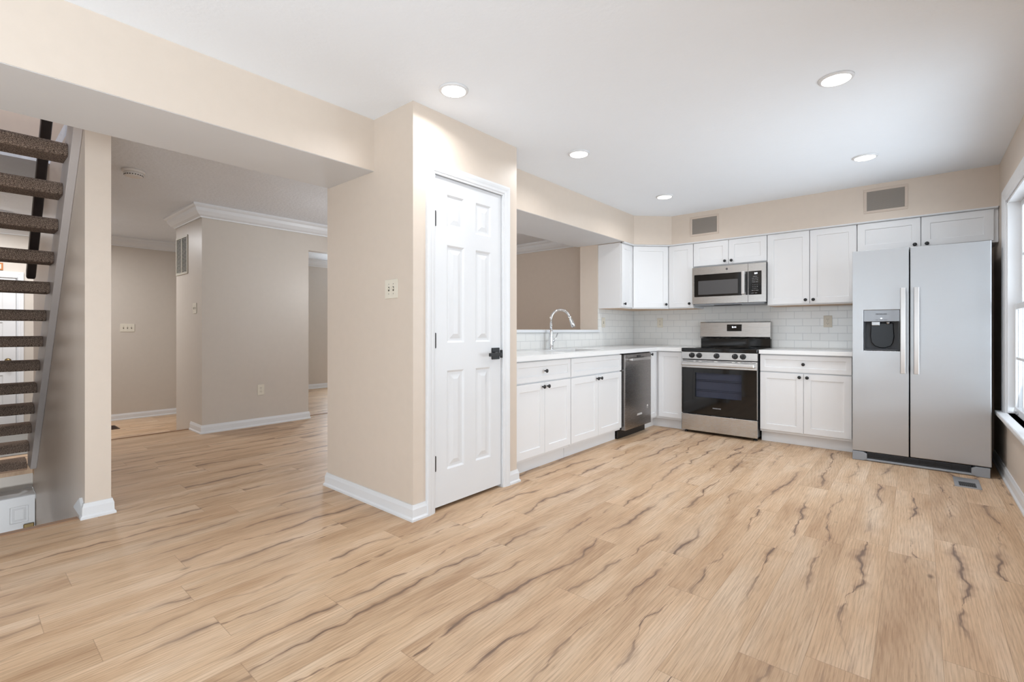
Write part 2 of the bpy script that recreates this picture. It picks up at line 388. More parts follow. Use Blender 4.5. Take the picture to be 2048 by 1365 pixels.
# stair side wall; its narrow end is the tan pillar
struct('wall_pillar', boxes((-6.5, -3.725, .5, .62, -2.4, ZC), (-6.75, -6.5, .5, .62, -2.4, ZF-.1)), 'paint', 'narrow tan pillar end of the stair wall with white base')
struct('wall_stair', boxes((-8.7, -3.87, -.57, -.45, -2.4, ZC)), 'paint', 'far side wall of the stairwell')
struct('trim_16', boxes((-3.188, -2.632, -3.06, YP-.001, 2.1175, 2.1195)), 'beam_white', 'off-white underside of the wide beam', 'trim')  # thin off-white slab covering the beam underside
struct('trim_17', boxes((-3.128, -2.520, 2.675, 4.88, 2.1095, 2.1115)), 'beam_white', 'off-white underside of the pass-through header', 'trim')  # thin off-white slab below the pass-through header
struct('wall_beam', boxes((-3.19, -2.63, -3.08, YP, 2.12, ZC)), 'paint', 'wide tan ceiling beam running from upper left to the pantry')
# pantry closet (hollow)
dy = (1.893, 2.508)
struct('wall_pantry', boxes((-3.21, XP, YP, YP+.09, 0, ZC), (XP-.10, XP, YP+.09, dy[0]-.012, 0, ZC), (XP-.10, XP, dy[1]+.012, 2.673, 0, ZC), (XP-.10, XP, dy[0]-.012, dy[1]+.012, 2.068, ZC),
    (-3.21, -3.11, YP+.09, 2.673, 0, ZC), (-3.11, XP-.10, 2.60, 2.673, 0, ZC)), 'paint', 'tan pantry closet walls around the white six panel door')
# kitchen left wall with pass-through
struct('wall_kitchen', boxes((-3.10, XL, 2.673, 4.905, 0, 1.085), (-3.10, XL, 4.905, YB, 0, 2.112)), 'paint', 'kitchen half wall and jamb around the pass-through')
bm = bmesh.new()
prism(bm, [(-3.13, 2.673), (-2.518, 2.673), (-2.518, 5.145), (-2.198, 5.465), (XR, 5.465), (XR, YB), (-3.13, YB)], 2.112, ZC)
struct('wall_soffit', bm, 'paint', 'tan soffit above the cabinets with a diagonal corner')
struct('trim_5', boxes((-3.13, -2.835, 2.675, 4.92, 1.085, 1.114)), 'white', 'white ledge cap on the pass-through half wall', 'trim', bev=.003)
# far rooms
struct('wall_center', boxes((-6.72, -5.82, 1.72, 2.89, -.3, ZC)), 'paint_dining', 'tan wall block with the electrical outlet beyond the opening')
struct('wall_doorway', boxes((-5.92, -5.82, 2.89, 4.2, 2.112, ZC), (-5.92, -5.82, 4.2, YB, 0, ZC)), 'paint_dining', 'wall above and beside the living room doorway')
struct('wall_foyer_side', boxes((-8.7, -6.72, 2.77, 2.89, -.3, ZC)), 'paint_dining', 'wall between foyer and living room')
struct('wall_front', boxes((XFr-.12, XFr, -.6, 4.8, -.3, ZC), (XFr-.12, XFr, 5.76, YB, -.3, ZC), (XFr-.12, XFr, 4.8, 5.76, -.3, .55), (XFr-.12, XFr, 4.8, 5.76, 2.1, ZC)), 'paint_dining', 'foyer wall with the triple light switch')

# basement stairwell shaft
struct('wall_stairwell', boxes((-6.66, -6.565, -.45, .5, -.42, ZF-.1), (-3.87, -3.75, -.45, .5, -2.4, -.12), (-6.42, -6.325, -.45, .5, -2.4, -.5)), 'paint_dining', 'drywall below the foyer floor in the stairwell')
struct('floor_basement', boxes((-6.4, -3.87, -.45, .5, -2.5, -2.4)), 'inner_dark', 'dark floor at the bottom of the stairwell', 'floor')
bl_ = thing('stairwell_fill_light', 'small unseen fill light added inside the stairwell below the floor edge', 'light', (-3.872, .05, -.75))  # unseen fixture added to brighten the door low in the shaft
bm = bmesh.new(); lathe(bm, [(.0, -.05), (.06, -.045), (.08, -.02), (.085, 0)], 20, Matrix.Rotation(PI/2, 4, 'Y')); obj('shade', bm, 'flush_glow', bl_, smooth=True)
area('stairwell_fill_lamp', (-3.94, .05, -.75), (0, PI/2, 0), .15, .15, 2.6, (.93, .97, 1), math.radians(60), 'DISK')  # fill from the added stairwell fixture
bd = thing('door_2', 'white paneled door low in the stairwell with brass handle', 'door', (-6.285, -.40, -2.38), PI/2, kind='structure')
bm = bmesh.new(); W2, H2 = .893, 1.94
RP = [(.0, .0), (.012, .009), (.026, .009), (.055, .001)]
pc = [(.04, .16), (.27, .39), (.50, .62), (.730, .852)]
paneled(bm, W2, H2, .03, [(a, b_, c_, d_) for a, b_ in pc for c_, d_ in ((.15, .75), (.9, 1.58), (1.715, 1.868))], [(.0, .0), (.006, .008), (.014, .008), (.032, .001)])
obj('door_panel', bm, 'white', bd)
bm = bmesh.new(); prism(bm, [(-.012, 1.925), (-.012, 1.955), (.0, 1.963), (.28, 1.963), (.28, 1.942), (.0, 1.942)], 0, W2, 'x'); obj('head_casing', bm, 'white', bd)
bm = bmesh.new(); box(bm, .815, .886, -.03, -.012, 1.660, 1.698); o = obj('handle', bm, 'brass', bd, .006); o['label'] = 'brass lever handle'

# ------------------------------------------------------------------ baseboards, crown, casings
BB = [(0, 0), (.022, 0), (.022, .012), (.014, .022), (.013, .066), (.009, .078), (.006, .09), (0, .09)]
CR = [(0, 0), (.018, 0), (.020, .012), (.045, .028), (.070, .062), (.080, .094), (.095, .104), (.105, .116), (.105, .132), (0, .132)]
def crown(path, side, name, label):
    bm = bmesh.new(); sweep(bm, path, [(o, ZC-.132+h) for o, h in CR], side)
    struct(name, bm, 'white', label, 'trim')
def basebd(paths, side, name, label, z=0):
    bm = bmesh.new()
    for p in paths: sweep(bm, p, [(o, z+h) for o, h in BB], side)
    return struct(name, bm, 'white', label, 'baseboard')
basebd([[(-3.21, 2.6), (-3.21, YP), (XP, YP), (XP, 1.829)], [(XP, 2.577), (XP, 2.673), (-2.27, 2.673)]], -1, 'baseboard_pantry', 'white baseboard wrapping the pantry corner')
basebd([[(-6.1, .62), (-3.725, .62), (-3.725, .5), (-3.75, .5)]], 1, 'baseboard_pillar', 'white baseboard around the foot of the pillar')
bm = bmesh.new(); prism(bm, [(-3.75, 0), (-4.02, 0), (-4.01, .012), (-3.81, .105), (-3.75, .07)], .486, .5, 'y')
struct('trim_6', bm, 'white', 'pointed white skirt end beside the pillar foot', 'trim')
basebd([[(-6.18, 1.72), (-5.82, 1.72), (-5.82, 2.89), (-5.92, 2.89)]], -1, 'baseboard_center', 'white baseboard under the outlet wall')
basebd([[(XR, .28), (XR, 5.75)]], 1, 'baseboard_right', 'white baseboard under the window')
basebd([[(XFr, .95), (XFr, 2.76)]], -1, 'baseboard_foyer', 'white baseboard along the foyer wall', ZF)
basebd([[(XFr, 2.9), (XFr, 5.8)]], -1, 'baseboard_front', 'white baseboard seen through the living room doorway')
crown([(-6.72, 2.7), (-6.72, 1.72), (-5.82, 1.72), (-5.82, 5.81)], -1, 'trim_7', 'white crown molding on the outlet wall and its return')
crown([(XFr, -.44), (XFr, 2.76)], -1, 'trim_8', 'white crown molding along the foyer wall')
crown([(XFr, 2.9), (XFr, 5.82), (-5.93, 5.82)], -1, 'trim_9', 'white crown molding in the living room')
crown([(-5.81, YB), (-3.14, YB)], -1, 'trim_10', 'white crown molding seen through the pass-through')

CAS = [(0, 0), (0, .010), (.010, .012), (.016, .016), (.030, .017), (.040, .020), (.052, .022), (.064, .022), (.066, .016), (.066, 0)]
def casing(u0, u1, z0, z1, fn, bottom=False):
    bm = bmesh.new(); sweep(bm, [(u0, z0), (u0, z1), (u1, z1), (u1, z0)], CAS, 1, fn); return bm

# pantry door: structure with parts
pd = thing('door_1', 'white six panel pantry door slightly ajar gap with black hinges', 'door', (XP, dy[0], .022), PI/2, kind='structure')
pd['label'] = 'white six panel pantry door with black hinges and latch'
wd, hd = dy[1]-dy[0], 2.035
bm = bmesh.new(); z0_ = .022
pan = [(xa, xb, za-z0_, zb-z0_) for xa, xb in ((.108, .256), (.362, .508)) for za, zb in ((.238, .855), (1.030, 1.642), (1.749, 1.958))]
paneled(bm, wd, hd, .035, pan, RP); obj('door_panel', bm, 'white', pd, matrix=Matrix.Translation((0, .006, 0)))
for z in (.294, 1.045, 1.79):
    bm = bmesh.new(); box(bm, -.002, .018, .002, .008, z-z0_-.043, z-z0_+.043); lathe(bm, [(.0065, -.047), (.0065, .047)], 12, Matrix.Translation((.006, .0, z-z0_)))
    obj('hinge', bm, 'black', pd, .001)
hl = obj('latch_plate', boxes((.515, .590, -.004, .006, .884, .964)), 'black', pd, .002); hl['label'] = 'square black rosette'
bm = bmesh.new(); lathe(bm, [(.016, .0), (.016, .02), (.011, .024), (.011, .045)], 20, Matrix.Translation((.535, -.002, .922)) @ RXF); box(bm, .436, .552, -.058, -.044, .909, .932)
obj('handle', bm, 'black', hl, .002)
sp_ = obj('strike_plate', boxes((.594, .608, -.016, -.003, .893, .948)), 'black', pd, .002)
bm = casing(dy[0]-.002, dy[1]+.002, 0.0, 2.06, lambda u, v, h: (XP+h, u, v))
struct('trim_11', bm, 'white', 'white molded casing around the pantry door', 'trim')
struct('trim_12', boxes((XP-.1, XP+.002, dy[0]-.012, dy[0]-.003, 0, 2.068), (XP-.1, XP+.002, dy[1]+.003, dy[1]+.012, 0, 2.068), (XP-.1, XP+.002, dy[0]-.012, dy[1]+.012, 2.060, 2.068)), 'white', 'white jamb lining of the pantry door', 'trim')

# foyer entry door
fd = thing('door_3', 'white paneled entry door seen between the stair treads', 'door', (XFr+.03, -.42, ZF+.008), PI/2, kind='structure')
bm = bmesh.new(); pan = [(xa, xb, za, zb) for xa, xb in ((.12, .42), (.52, .82)) for za, zb in ((.2, .72), (.88, 1.38), (1.52, 1.80))]
paneled(bm, .93, 1.945, .03, pan, RP); obj('door_panel', bm, 'white', fd)
bm = bmesh.new(); lathe(bm, [(.03, 0), (.03, .01), (.012, .014), (.012, .035), (.028, .045), (.03, .06), (.02, .072), (0, .075)], 18, Matrix.Translation((.86, 0, .9)) @ RXF); obj('knob', bm, 'brass', fd, smooth=True)
bm = casing(-.425, .515, ZF, ZF+1.96, lambda u, v, h: (XFr+h*1.3, u, v)); struct('trim_13', bm, 'white', 'white casing around the entry door', 'trim')
struct('trim_14', boxes((XFr, XFr+.05, -.44, .52, ZF+1.95, ZF+1.975)), 'white', 'white head trim over the entry door', 'trim')

# ------------------------------------------------------------------ right window: twin double hung
wnd = thing('window_1', 'tall white double hung window at the right edge', 'window', (XR, wy[1], wz[0]), -PI/2, kind='structure')
# local frame: x -> -Y, y -> +X (outwards), z up
Ww, Wh = wy[1]-wy[0], wz[1]-wz[0]
bm = bmesh.new(); sweep(bm, [(0, 0), (0, Wh), (Ww, Wh), (Ww, 0)], [(o*1.25, h) for o, h in CAS], 1, lambda u, v, h: (u, -h, v)); obj('window_casing', bm, 'white', wnd)
bm = boxes((0, .018, 0, .11, 0, Wh), (Ww-.018, Ww, 0, .11, 0, Wh), (0, Ww, 0, .11, Wh-.018, Wh), (Ww/2-.04, Ww/2+.04, .0, .11, 0, Wh)); obj('window_jamb', bm, 'white', wnd, .002)
obj('window_sill', boxes((-.12, Ww+.12, -.055, .11, -.03, .0)), 'white', wnd, .006)
obj('window_apron', boxes((-.08, Ww+.08, -.016, -.001, -.09, -.03)), 'white', wnd, .004)
for xa in (.018, Ww/2+.04):
    w_ = Ww/2-.058
    for z0, z1, yo in ((.003, Wh/2+.02, .035), (Wh/2-.02, Wh-.018, .068)):
        s = obj('sash', boxes((xa, xa+.045, yo, yo+.03, z0, z1), (xa+w_-.045, xa+w_, yo, yo+.03, z0, z1), (xa+.045, xa+w_-.045, yo, yo+.03, z0, z0+.05), (xa+.045, xa+w_-.045, yo, yo+.03, z1-.042, z1)), 'white', wnd, .003)
        gx = [xa+.045+(w_-.09)*k/3 for k in (1, 2)]; gz = (z0+.05+z1-.042)/2
        obj('muntins', boxes(*[(g-.009, g+.009, yo+.006, yo+.024, z0+.05, z1-.042) for g in gx], (xa+.045, xa+w_-.045, yo+.007, yo+.023, gz-.009, gz+.009)), 'white', s)
        obj('pane', boxes((xa+.045, xa+w_-.045, yo+.013, yo+.017, z0+.05, z1-.042)), 'window_glass', s)
        if yo < .05:
            l_ = obj('sash_lock', boxes((xa+.12, xa+.18, yo-.012, yo-.0005, z0+.012, z0+.03)), 'nickel', s, .003)
# patio door behind the camera
pt = thing('window_2', 'sliding glass patio door behind the viewpoint', 'window', (XR, py[1], 0), -PI/2, kind='structure')
Pw = py[1]-py[0]
obj('window_frame', boxes((0, .06, .02, .10, 0, 2.05), (Pw-.06, Pw, .02, .10, 0, 2.05), (.06, Pw-.06, .02, .10, 1.98, 2.05), (.06, Pw-.06, .02, .10, 0, .06), (Pw/2-.04, Pw/2+.04, .03, .09, .06, 1.98)), 'white', pt, .003)
obj('pane', boxes((.06, Pw-.06, .055, .06, .06, 1.98)), 'window_glass', pt)
bm = bmesh.new(); sweep(bm, [(0, 0), (0, 2.05), (Pw, 2.05), (Pw, 0)], CAS, 1, lambda u, v, h: (u, -h, v)); obj('window_casing', bm, 'white', pt)
# rear wall window and living room window, both added unseen as daylight sources
rw = thing('window_3', 'wide white window, unseen, added in the wall behind the viewpoint', 'window', (-2.95, -3.08, .5), 0, kind='structure')
obj('window_frame', boxes((0, .05, -.1, 0, 0, 1.65), (2.65, 2.7, -.1, 0, 0, 1.65), (0, 2.7, -.1, 0, 0, .05), (0, 2.7, -.1, 0, 1.6, 1.65), (.87, .93, -.1, 0, 0, 1.65), (1.77, 1.83, -.1, 0, 0, 1.65)), 'white', rw)
obj('pane', boxes((.05, 2.65, -.062, -.058, .05, 1.6)), 'window_glass', rw)
lw = thing('window_4', 'unseen white living room window added behind the outlet wall', 'window', (XFr, 4.8, .55), PI/2, kind='structure')
obj('window_frame', boxes((0, .05, 0, .1, 0, 1.55), (.91, .96, 0, .1, 0, 1.55), (0, .96, 0, .1, 0, .05), (0, .96, 0, .1, 1.5, 1.55), (0, .96, .02, .08, .75, .8)), 'white', lw)
obj('pane', boxes((.05, .91, .058, .062, .05, 1.5)), 'window_glass', lw)

# ------------------------------------------------------------------ open riser stair
st = thing('staircase', 'open riser stair with brown carpeted treads rising at the far left', 'stairs', (-6.5, 0, ZF))
ox, oz = 6.5, -ZF
SY0, SY1 = -.41, .457
def sline(x): return 1.05+.951*(x+5.12)
for s0, s1 in ((SY1, .4995), (SY0-.038, SY0)):
    bm = bmesh.new(); xa, xb = -6.44, -3.35
    pts = [(xa+ox, ZF+.005+oz), (xb+ox, sline(xb)+oz), (xb+ox, sline(xb)+.27+oz), (xa-.02+ox, sline(xa)+.27+oz+.03)]
    pts[0] = (xa+ox+.22, ZF+.006+oz); pts.append((xa-.02+ox, ZF+.006+oz))
    prism(bm, pts, s0, s1, 'y'); obj('stringer', bm, 'stringer_paint', st, .004)
bm = bmesh.new(); prism(bm, [(x+ox, sline(x)+d+oz) for x, d in ((-5.6, .272), (-3.35, .272), (-3.35, .52), (-5.6, .52))], .482, .4995, 'y')
prism(bm, [(x+ox, sline(x)+d+oz) for x, d in ((-5.6, .39), (-3.35, .39), (-3.35, .41), (-5.6, .41))], .476, .483, 'y'); o = obj('skirt_board', bm, 'white', st); o['label'] = 'white skirt board on the stair wall'
def tread_bm():
    bm = bmesh.new(); pts = []
    d, t, r = .235, .082, .034
    for cx_, cz_, a0 in ((-r, -r, 0), (-d+r, -r, PI/2), (-d+r, -t+r, PI), (-.02, -t+.02, 1.5*PI)):
        rr = r if cx_ != -.02 else .02
        for k in range(6):
            a = a0+k/5*PI/2; pts.append((cx_+rr*math.cos(a), cz_+rr*math.sin(a)))
    prism(bm, pts, SY0+.002, SY1-.002, 'y'); return bm
t0_ = obj('tread', tread_bm(), 'carpet', st, smooth=False)
for k in range(15):
    o = t0_ if k == 0 else t0_.copy()
    if k: COL.objects.link(o); o.parent = st
    kk = k-2
    o.location = (-3.972-.2103*kk+ox, 0, 2.262-.2001*kk+oz)
    if k < 2 or True: pass
hr = thing('handrail', 'dark stained wooden handrail above the carpeted stair', 'handrail', (-5.4, .41, 1.5))
bm = bmesh.new()
def hz(x): return 1.56+.951*(x+5.42)
prism(bm, [(-5.42+5.4, hz(-5.42)-1.5-.045), (-3.6+5.4, hz(-3.6)-1.5-.045), (-3.6+5.4, hz(-3.6)-1.5+.045), (-5.44+5.4, hz(-5.44)-1.5+.045)], -.036, .02, 'y')
obj('rail', bm, 'dark_wood', hr, .012)
for x in (-5.2, -4.2):
    bm = bmesh.new(); tube(bm, [(x+5.4, .0, hz(x)-1.5-.03), (x+5.4, .0, hz(x)-1.58), (x+5.4, .088, hz(x)-1.60)], .007, 8); obj('bracket', bm, 'bronze', hr, smooth=True)
# flush light in the foyer
fl = thing('ceiling_light', 'glowing flush ceiling light in the foyer behind the stair', 'light', (-7.9, .30, ZC-.001))
bm = bmesh.new(); lathe(bm, [(.15, -.018), (.16, -.015), (.16, 0)], 28); obj('base', bm, 'white', fl)
bm = bmesh.new(); lathe(bm, [(0, -.07), (.06, -.065), (.11, -.045), (.145, -.018)], 28); obj('shade', bm, 'flush_glow', fl, smooth=True)
area('foyer_lamp', (-7.9, .30, ZC-.09), (0, 0, 0), .25, .25, 15, (.97, .985, 1), PI, 'DISK')
fl_fill = fl.copy(); COL.objects.link(fl_fill); fl_fill.location = (-7.45, .98, ZC-.001); fl_fill['label'] = 'unseen flush ceiling light added behind the pillar to brighten the foyer'; fl_fill['group'] = fl['group'] = 'foyer ceiling lights'  # second fixture is an unseen addition that lifts the foyer wall
for ch in list(fl.children):
    c = ch.copy(); COL.objects.link(c); c.parent = fl_fill
area('foyer_lamp', (-7.45, .98, ZC-.09), (0, 0, 0), .25, .25, 17, (.97, .985, 1), PI, 'DISK')  # fill for the added second fixture
# picture frame
pf = thing('picture_frame', 'small copper framed picture above the entry door', 'picture', (XFr+.004, .20, 1.86), PI/2)
obj('frame', boxes((0, .20, -.012, 0, 0, .015), (0, .20, -.012, 0, .075, .09), (0, .015, -.012, 0, .015, .075), (.185, .20, -.012, 0, .015, .075)), 'frame_copper', pf)
obj('picture', boxes((.015, .185, -.006, 0, .015, .075)), 'print_paper', pf)

# ------------------------------------------------------------------ recessed lights
spots = [((-1.963, 1.803), 'round recessed light nearest the pantry door', 1), ((-1.948, 3.064), 'round recessed light above the sink counter', 1), ((-1.923, 4.601), 'smallest round recessed light, deep in the kitchen corner', 1),
         ((-.31, 4.556), 'round recessed light in front of the refrigerator', 1), ((-.33, 3.037), 'large round recessed light nearest the upper right', 1)]
proto = None
for (x, y), lab, _ in spots:
    if proto is None:
        proto = thing('recessed_light', lab, 'light', (x, y, ZC), 0, 'recessed ceiling lights')
        bm = bmesh.new(); lathe(bm, [(.066, -.009), (.070, -.012), (.080, -.006), (.082, 0), (.066, 0)], 40); obj('trim_ring', bm, 'white', proto, smooth=True)
        bm = bmesh.new(); lathe(bm, [(.066, -.0105), (.066, -.002)], 40); obj('diffuser', bm, 'led', proto)
        r = proto
    else:
        r = proto.copy(); COL.objects.link(r); r.location = (x, y, ZC); r['label'] = lab
        for ch in list(proto.children):
            c = ch.copy(); COL.objects.link(c); c.parent = r
    area('recessed_lamp', (x, y, ZC-.014), (0, 0, 0), .13, .13, 5.0, (.97, .985, 1), math.radians(158), 'DISK')
# added globe pendant, unseen behind the pantry, to brighten the dining ceiling
dl = thing('fill_pendant', 'unseen white globe pendant added behind the pantry to brighten the dining area', 'light', (-4.5, 3.5, 1.85))
bm = bmesh.new(); lathe(bm, [(.06, .595), (.06, .575), (.008, .57), (.008, .125), (.03, .12), (.03, .10)], 24); obj('stem', bm, 'nickel', dl, smooth=False)
bm = bmesh.new(); bmesh.ops.create_uvsphere(bm, u_segments=24, v_segments=14, radius=.12); obj('globe', bm, 'flush_glow', dl, smooth=True)
pl_ = D.lights.new('dining_fill_lamp', 'POINT'); pl_.energy = 23; pl_.shadow_soft_size = .125; pl_.color = (.97, .985, 1)  # fill from the added pendant
po_ = D.objects.new('dining_fill_lamp', pl_); COL.objects.link(po_); po_.location = (-4.5, 3.5, 1.68)
# smoke detector
sd = thing('smoke_detector', 'round white smoke detector on the textured ceiling', 'smoke detector', (-4.987, .975, ZC))
bm = bmesh.new(); lathe(bm, [(.050, -.054), (.062, -.050), (.068, -.024)], 30); obj('cover', bm, 'smoke_plastic', sd, smooth=True)
bm = bmesh.new(); lathe(bm, [(.068, -.024), (.078, -.018), (.080, 0)], 30); obj('base', bm, 'smoke_plastic', sd, smooth=True)
bm = bmesh.new()
for k in range(22):
    a = 2*PI*k/22; mt = Matrix.Rotation(a, 4, 'Z'); b2 = boxes((.0600, .0648, -.005, .005, -.047, -.040)); b2.transform(mt); tmp = D.meshes.new('t'); b2.to_mesh(tmp); bm.from_mesh(tmp); b2.free(); D.meshes.remove(tmp)
obj('vent_slots', bm, 'slot', sd)

# ------------------------------------------------------------------ cabinets
def shaker(bm, x, z, w, h, rail=.058, t=.019):
    paneled(bm, w, h, t, [(rail, w-rail, rail, h-rail)], [(.0015, .0075)], z, x)
KN = [(.0055, 0), (.0055, .016), (.013, .018), (.0155, .023), (.0145, .027), (.010, .029), (0, .030)]
def knob(parent, x, z):
    bm = bmesh.new(); lathe(bm, KN, 20, Matrix.Translation((x, 0, z)) @ RXF); return obj('knob', bm, 'black', parent, smooth=True)
def door(parent, x, z, w, h, kx=None, kz=None, name='door', rail=.058):
    bm = bmesh.new(); shaker(bm, x, z, w, h, rail); d = obj(name, bm, 'cab', parent, .0012)
    if kx is not None: knob(d, kx, kz)
    return d
def base_cab(label, loc, rz, w, depth, drawer_knob=True, two=True, group='white base cabinets', sink=False):
    t = thing('base_cabinet', label, 'cabinet', loc, rz, group)
    if sink: obj('cabinet_body', boxes((0, .018, .0195, depth, .105, .873), (w-.018, w, .0195, depth, .105, .873), (.018, w-.018, .0195, depth, .105, .123), (.018, w-.018, .0195, .038, .123, .873), (.018, w-.018, depth-.012, depth, .123, .873)), 'cab', t)
    else: obj('cabinet_body', boxes((0, w, .0195, depth, .105, .873)), 'cab', t, .001)
    obj('toe_kick', boxes((0, w, .075, .09, .0, .105)), 'cab', t)
    g = .003
    d = door(t, g, .705, w-2*g, .158, w/2 if drawer_knob else None, .784, 'drawer', .042)
    if two:
        hw = w/2-g*1.5; door(t, g, .128, hw, .565, g+hw-.030, .660); door(t, w/2+g/2, .128, hw, .565, w/2+g/2+.030, .660)
    return t
XF_, YF_ = -2.27, 5.215
base_cab('white base cabinet with drawer and two doors beside the pantry wall', (XF_, 2.690, 0), PI/2, .752, .585)
base_cab('wider white sink base cabinet with plain drawer front, left of the dishwasher', (XF_, 3.446, 0), PI/2, .918, .585, False, sink=True)
base_cab('white base cabinet with drawer between the range and the refrigerator', (-1.199, YF_, 0), 0, .752, .60)
# corner base cabinet: one door on each leg
cc = thing('corner_base_cabinet', 'white corner base cabinet between dishwasher and range', 'cabinet', (XF_, YF_, 0))
bm = bmesh.new(); prism(bm, [(-.585, -.199), (-.0195, -.199), (-.0195, .0195), (.297, .0195), (.297, .60), (-.585, .60)], .105, .873); obj('cabinet_body', bm, 'cab', cc, .001)
obj('toe_kick', boxes((-.09, -.075, -.199, .09, 0, .105), (-.075, .297, .075, .09, 0, .105)), 'cab', cc)
bm = bmesh.new(); shaker(bm, 0, 0, .185, .735, .045); bm.transform(Matrix.Translation((0, -.19, .128)) @ Matrix.Rotation(PI/2, 4, 'Z')); dd = obj('door', bm, 'cab', cc, .0012)
bm = bmesh.new(); lathe(bm, KN, 20, Matrix.Translation((0, -.165, .84)) @ Matrix.Rotation(PI/2, 4, 'Y')); obj('knob', bm, 'black', dd, smooth=True)
bm = bmesh.new(); shaker(bm, .022, .128, .272, .735, .05); obj('door', bm, 'cab', cc, .0012)

def wall_cab(label, loc, rz, w, z0, z1, depth, doors, group='white wall cabinets', bottom=True):
    t = thing('wall_cabinet', label, 'cabinet', loc, rz, group)
    obj('cabinet_body', boxes((0, w, .0195, depth, 0, z1-z0)), 'cab', t, .001)
    if bottom:
        o = obj('cabinet_underside', boxes((.004, w-.004, .03, depth-.003, -.003, -.0002)), 'under_cab', t); o['label'] = 'bare wood underside'
    for (x, dw, kx, kz) in doors: door(t, x, .012, dw, z1-z0-.024, kx, kz)
    return t
ZT = 2.108; YU = 5.483; UD = YB-YU-.002
wall_cab('white single door wall cabinet left of the microwave', (-2.243, YU, 1.362), 0, .290, 1.362, ZT, UD, [(.003, .284, .252, .052)])
wall_cab('short white two door wall cabinet above the microwave', (-1.951, YU, 1.822), 0, .758, 1.822, ZT, UD, [(.003, .374, .345, .045), (.381, .374, .413, .045)], bottom=False)
wall_cab('tall white two door wall cabinet between microwave and refrigerator', (-1.191, YU, 1.362), 0, .757, 1.362, ZT, UD, [(.003, .372, .345, .048), (.381, .372, .411, .048)])
fc = wall_cab('wide white two door cabinet above the refrigerator', (-.432, YU, 1.826), 0, .93, 1.826, ZT, UD, [(.003, .446, .412, .035), (.456, .446, .492, .035)], bottom=False)
# side wall cabinet, facing the room from the left wall
wall_cab('narrow white wall cabinet at the end of the pass-through', (-2.55, 4.912, 1.362), PI/2, .268, 1.362, ZT, .308, [(.003, .262, .045, .048)])
# diagonal corner wall cabinet
dgl = math.hypot(.3, .3)
dc = thing('corner_wall_cabinet', 'white diagonal corner wall cabinet with one door', 'cabinet', (-2.545, 5.185, 1.362))
bm = bmesh.new(); prism(bm, [(-.31, 0), (-.012, 0), (.298, .310), (.298, .632), (-.31, .632)], 0, ZT-1.362); obj('cabinet_body', bm, 'cab', dc)
bm = bmesh.new(); prism(bm, [(-.30, .01), (-.015, .01), (.29, .313), (.29, .625), (-.30, .625)], -.003, -.0002); o = obj('cabinet_underside', bm, 'under_cab', dc); o['label'] = 'bare wood underside'
mt = Matrix.Translation((.002, -.012, 0)) @ Matrix.Rotation(PI/4, 4, 'Z')
bm = bmesh.new(); shaker(bm, .004, .012, .418, ZT-1.362-.024); dd = obj('door', bm, 'cab', dc, .0012, matrix=mt)
bm = bmesh.new(); lathe(bm, KN, 20, mt @ Matrix.Translation((.392, 0, .05)) @ RXF); obj('knob', bm, 'black', dd, smooth=True)
# light rail strip between cabinets and soffit
bm = bmesh.new(); sweep(bm, [(-2.548, 4.912), (-2.548, 5.17), (-2.225, 5.486), (XR-.005, 5.486)], [(.0, ZT-.010), (.020, ZT-.010), (.026, ZT-.004), (.026, 2.1115), (0, 2.1115)], -1)
struct('trim_15', bm, 'white', 'thin white strip between the wall cabinets and soffit', 'trim')

# ------------------------------------------------------------------ worktops, splash tiles
HX0, HX1, HY0, HY1 = -2.73, -2.385, 3.56, 4.22
xf, yf = -2.243, 5.188
tag(obj('countertop', boxes((XL+.011, xf, 2.676, HY0, .875, .914), (XL+.011, HX0, HY0, HY1, .875, .914), (HX1, xf, HY0, HY1, .875, .914), (XL+.011, xf, HY1, 5.809, .875, .914), (xf, -1.975, yf, 5.809, .875, .914)), 'quartz'),
    'L-shaped white quartz countertop around the sink, reaching the range', 'countertop')
tag(obj('countertop', boxes((-1.203, -.442, yf, 5.809, .875, .914)), 'quartz', bev=.002), 'short white quartz countertop between range and refrigerator', 'countertop')
tag(obj('backsplash', boxes((XL+.0112, -.432, YB-.010, YB-.0002, .9145, 1.361), (-1.95, -1.193, YB-.010, YB-.0002, 1.361, 1.40)), 'subway_back'), 'white subway tile backsplash on the wall behind the range', 'backsplash')
tag(obj('backsplash', boxes((XL+.0002, XL+.010, 2.676, 4.906, .9145, 1.084), (XL+.0002, XL+.010, 4.906, YB-.011, .9145, 1.361)), 'subway_left'), 'white subway tile backsplash on the sink wall under the ledge', 'backsplash')
# sink
sk = thing('sink', 'undermount steel sink basin in the white countertop', 'sink', (HX0, HY0, .67))
bm = bmesh.new(); a, b_ = HX1-HX0, HY1-HY0
box(bm, 0, a, 0, b_, 0, .008); box(bm, -.008, 0, -.008, b_+.008, 0, .203); box(bm, a, a+.008, -.008, b_+.008, 0, .203); box(bm, 0, a, -.008, 0, 0, .203); box(bm, 0, a, b_, b_+.008, 0, .203)
obj('basin', bm, 'steel_smooth', sk)
bm = bmesh.new(); lathe(bm, [(.045, .008), (.045, .011), (.035, .012), (.03, .009)], 24, Matrix.Translation((a/2, b_/2, 0))); obj('drain', bm, 'chrome', sk, smooth=True)
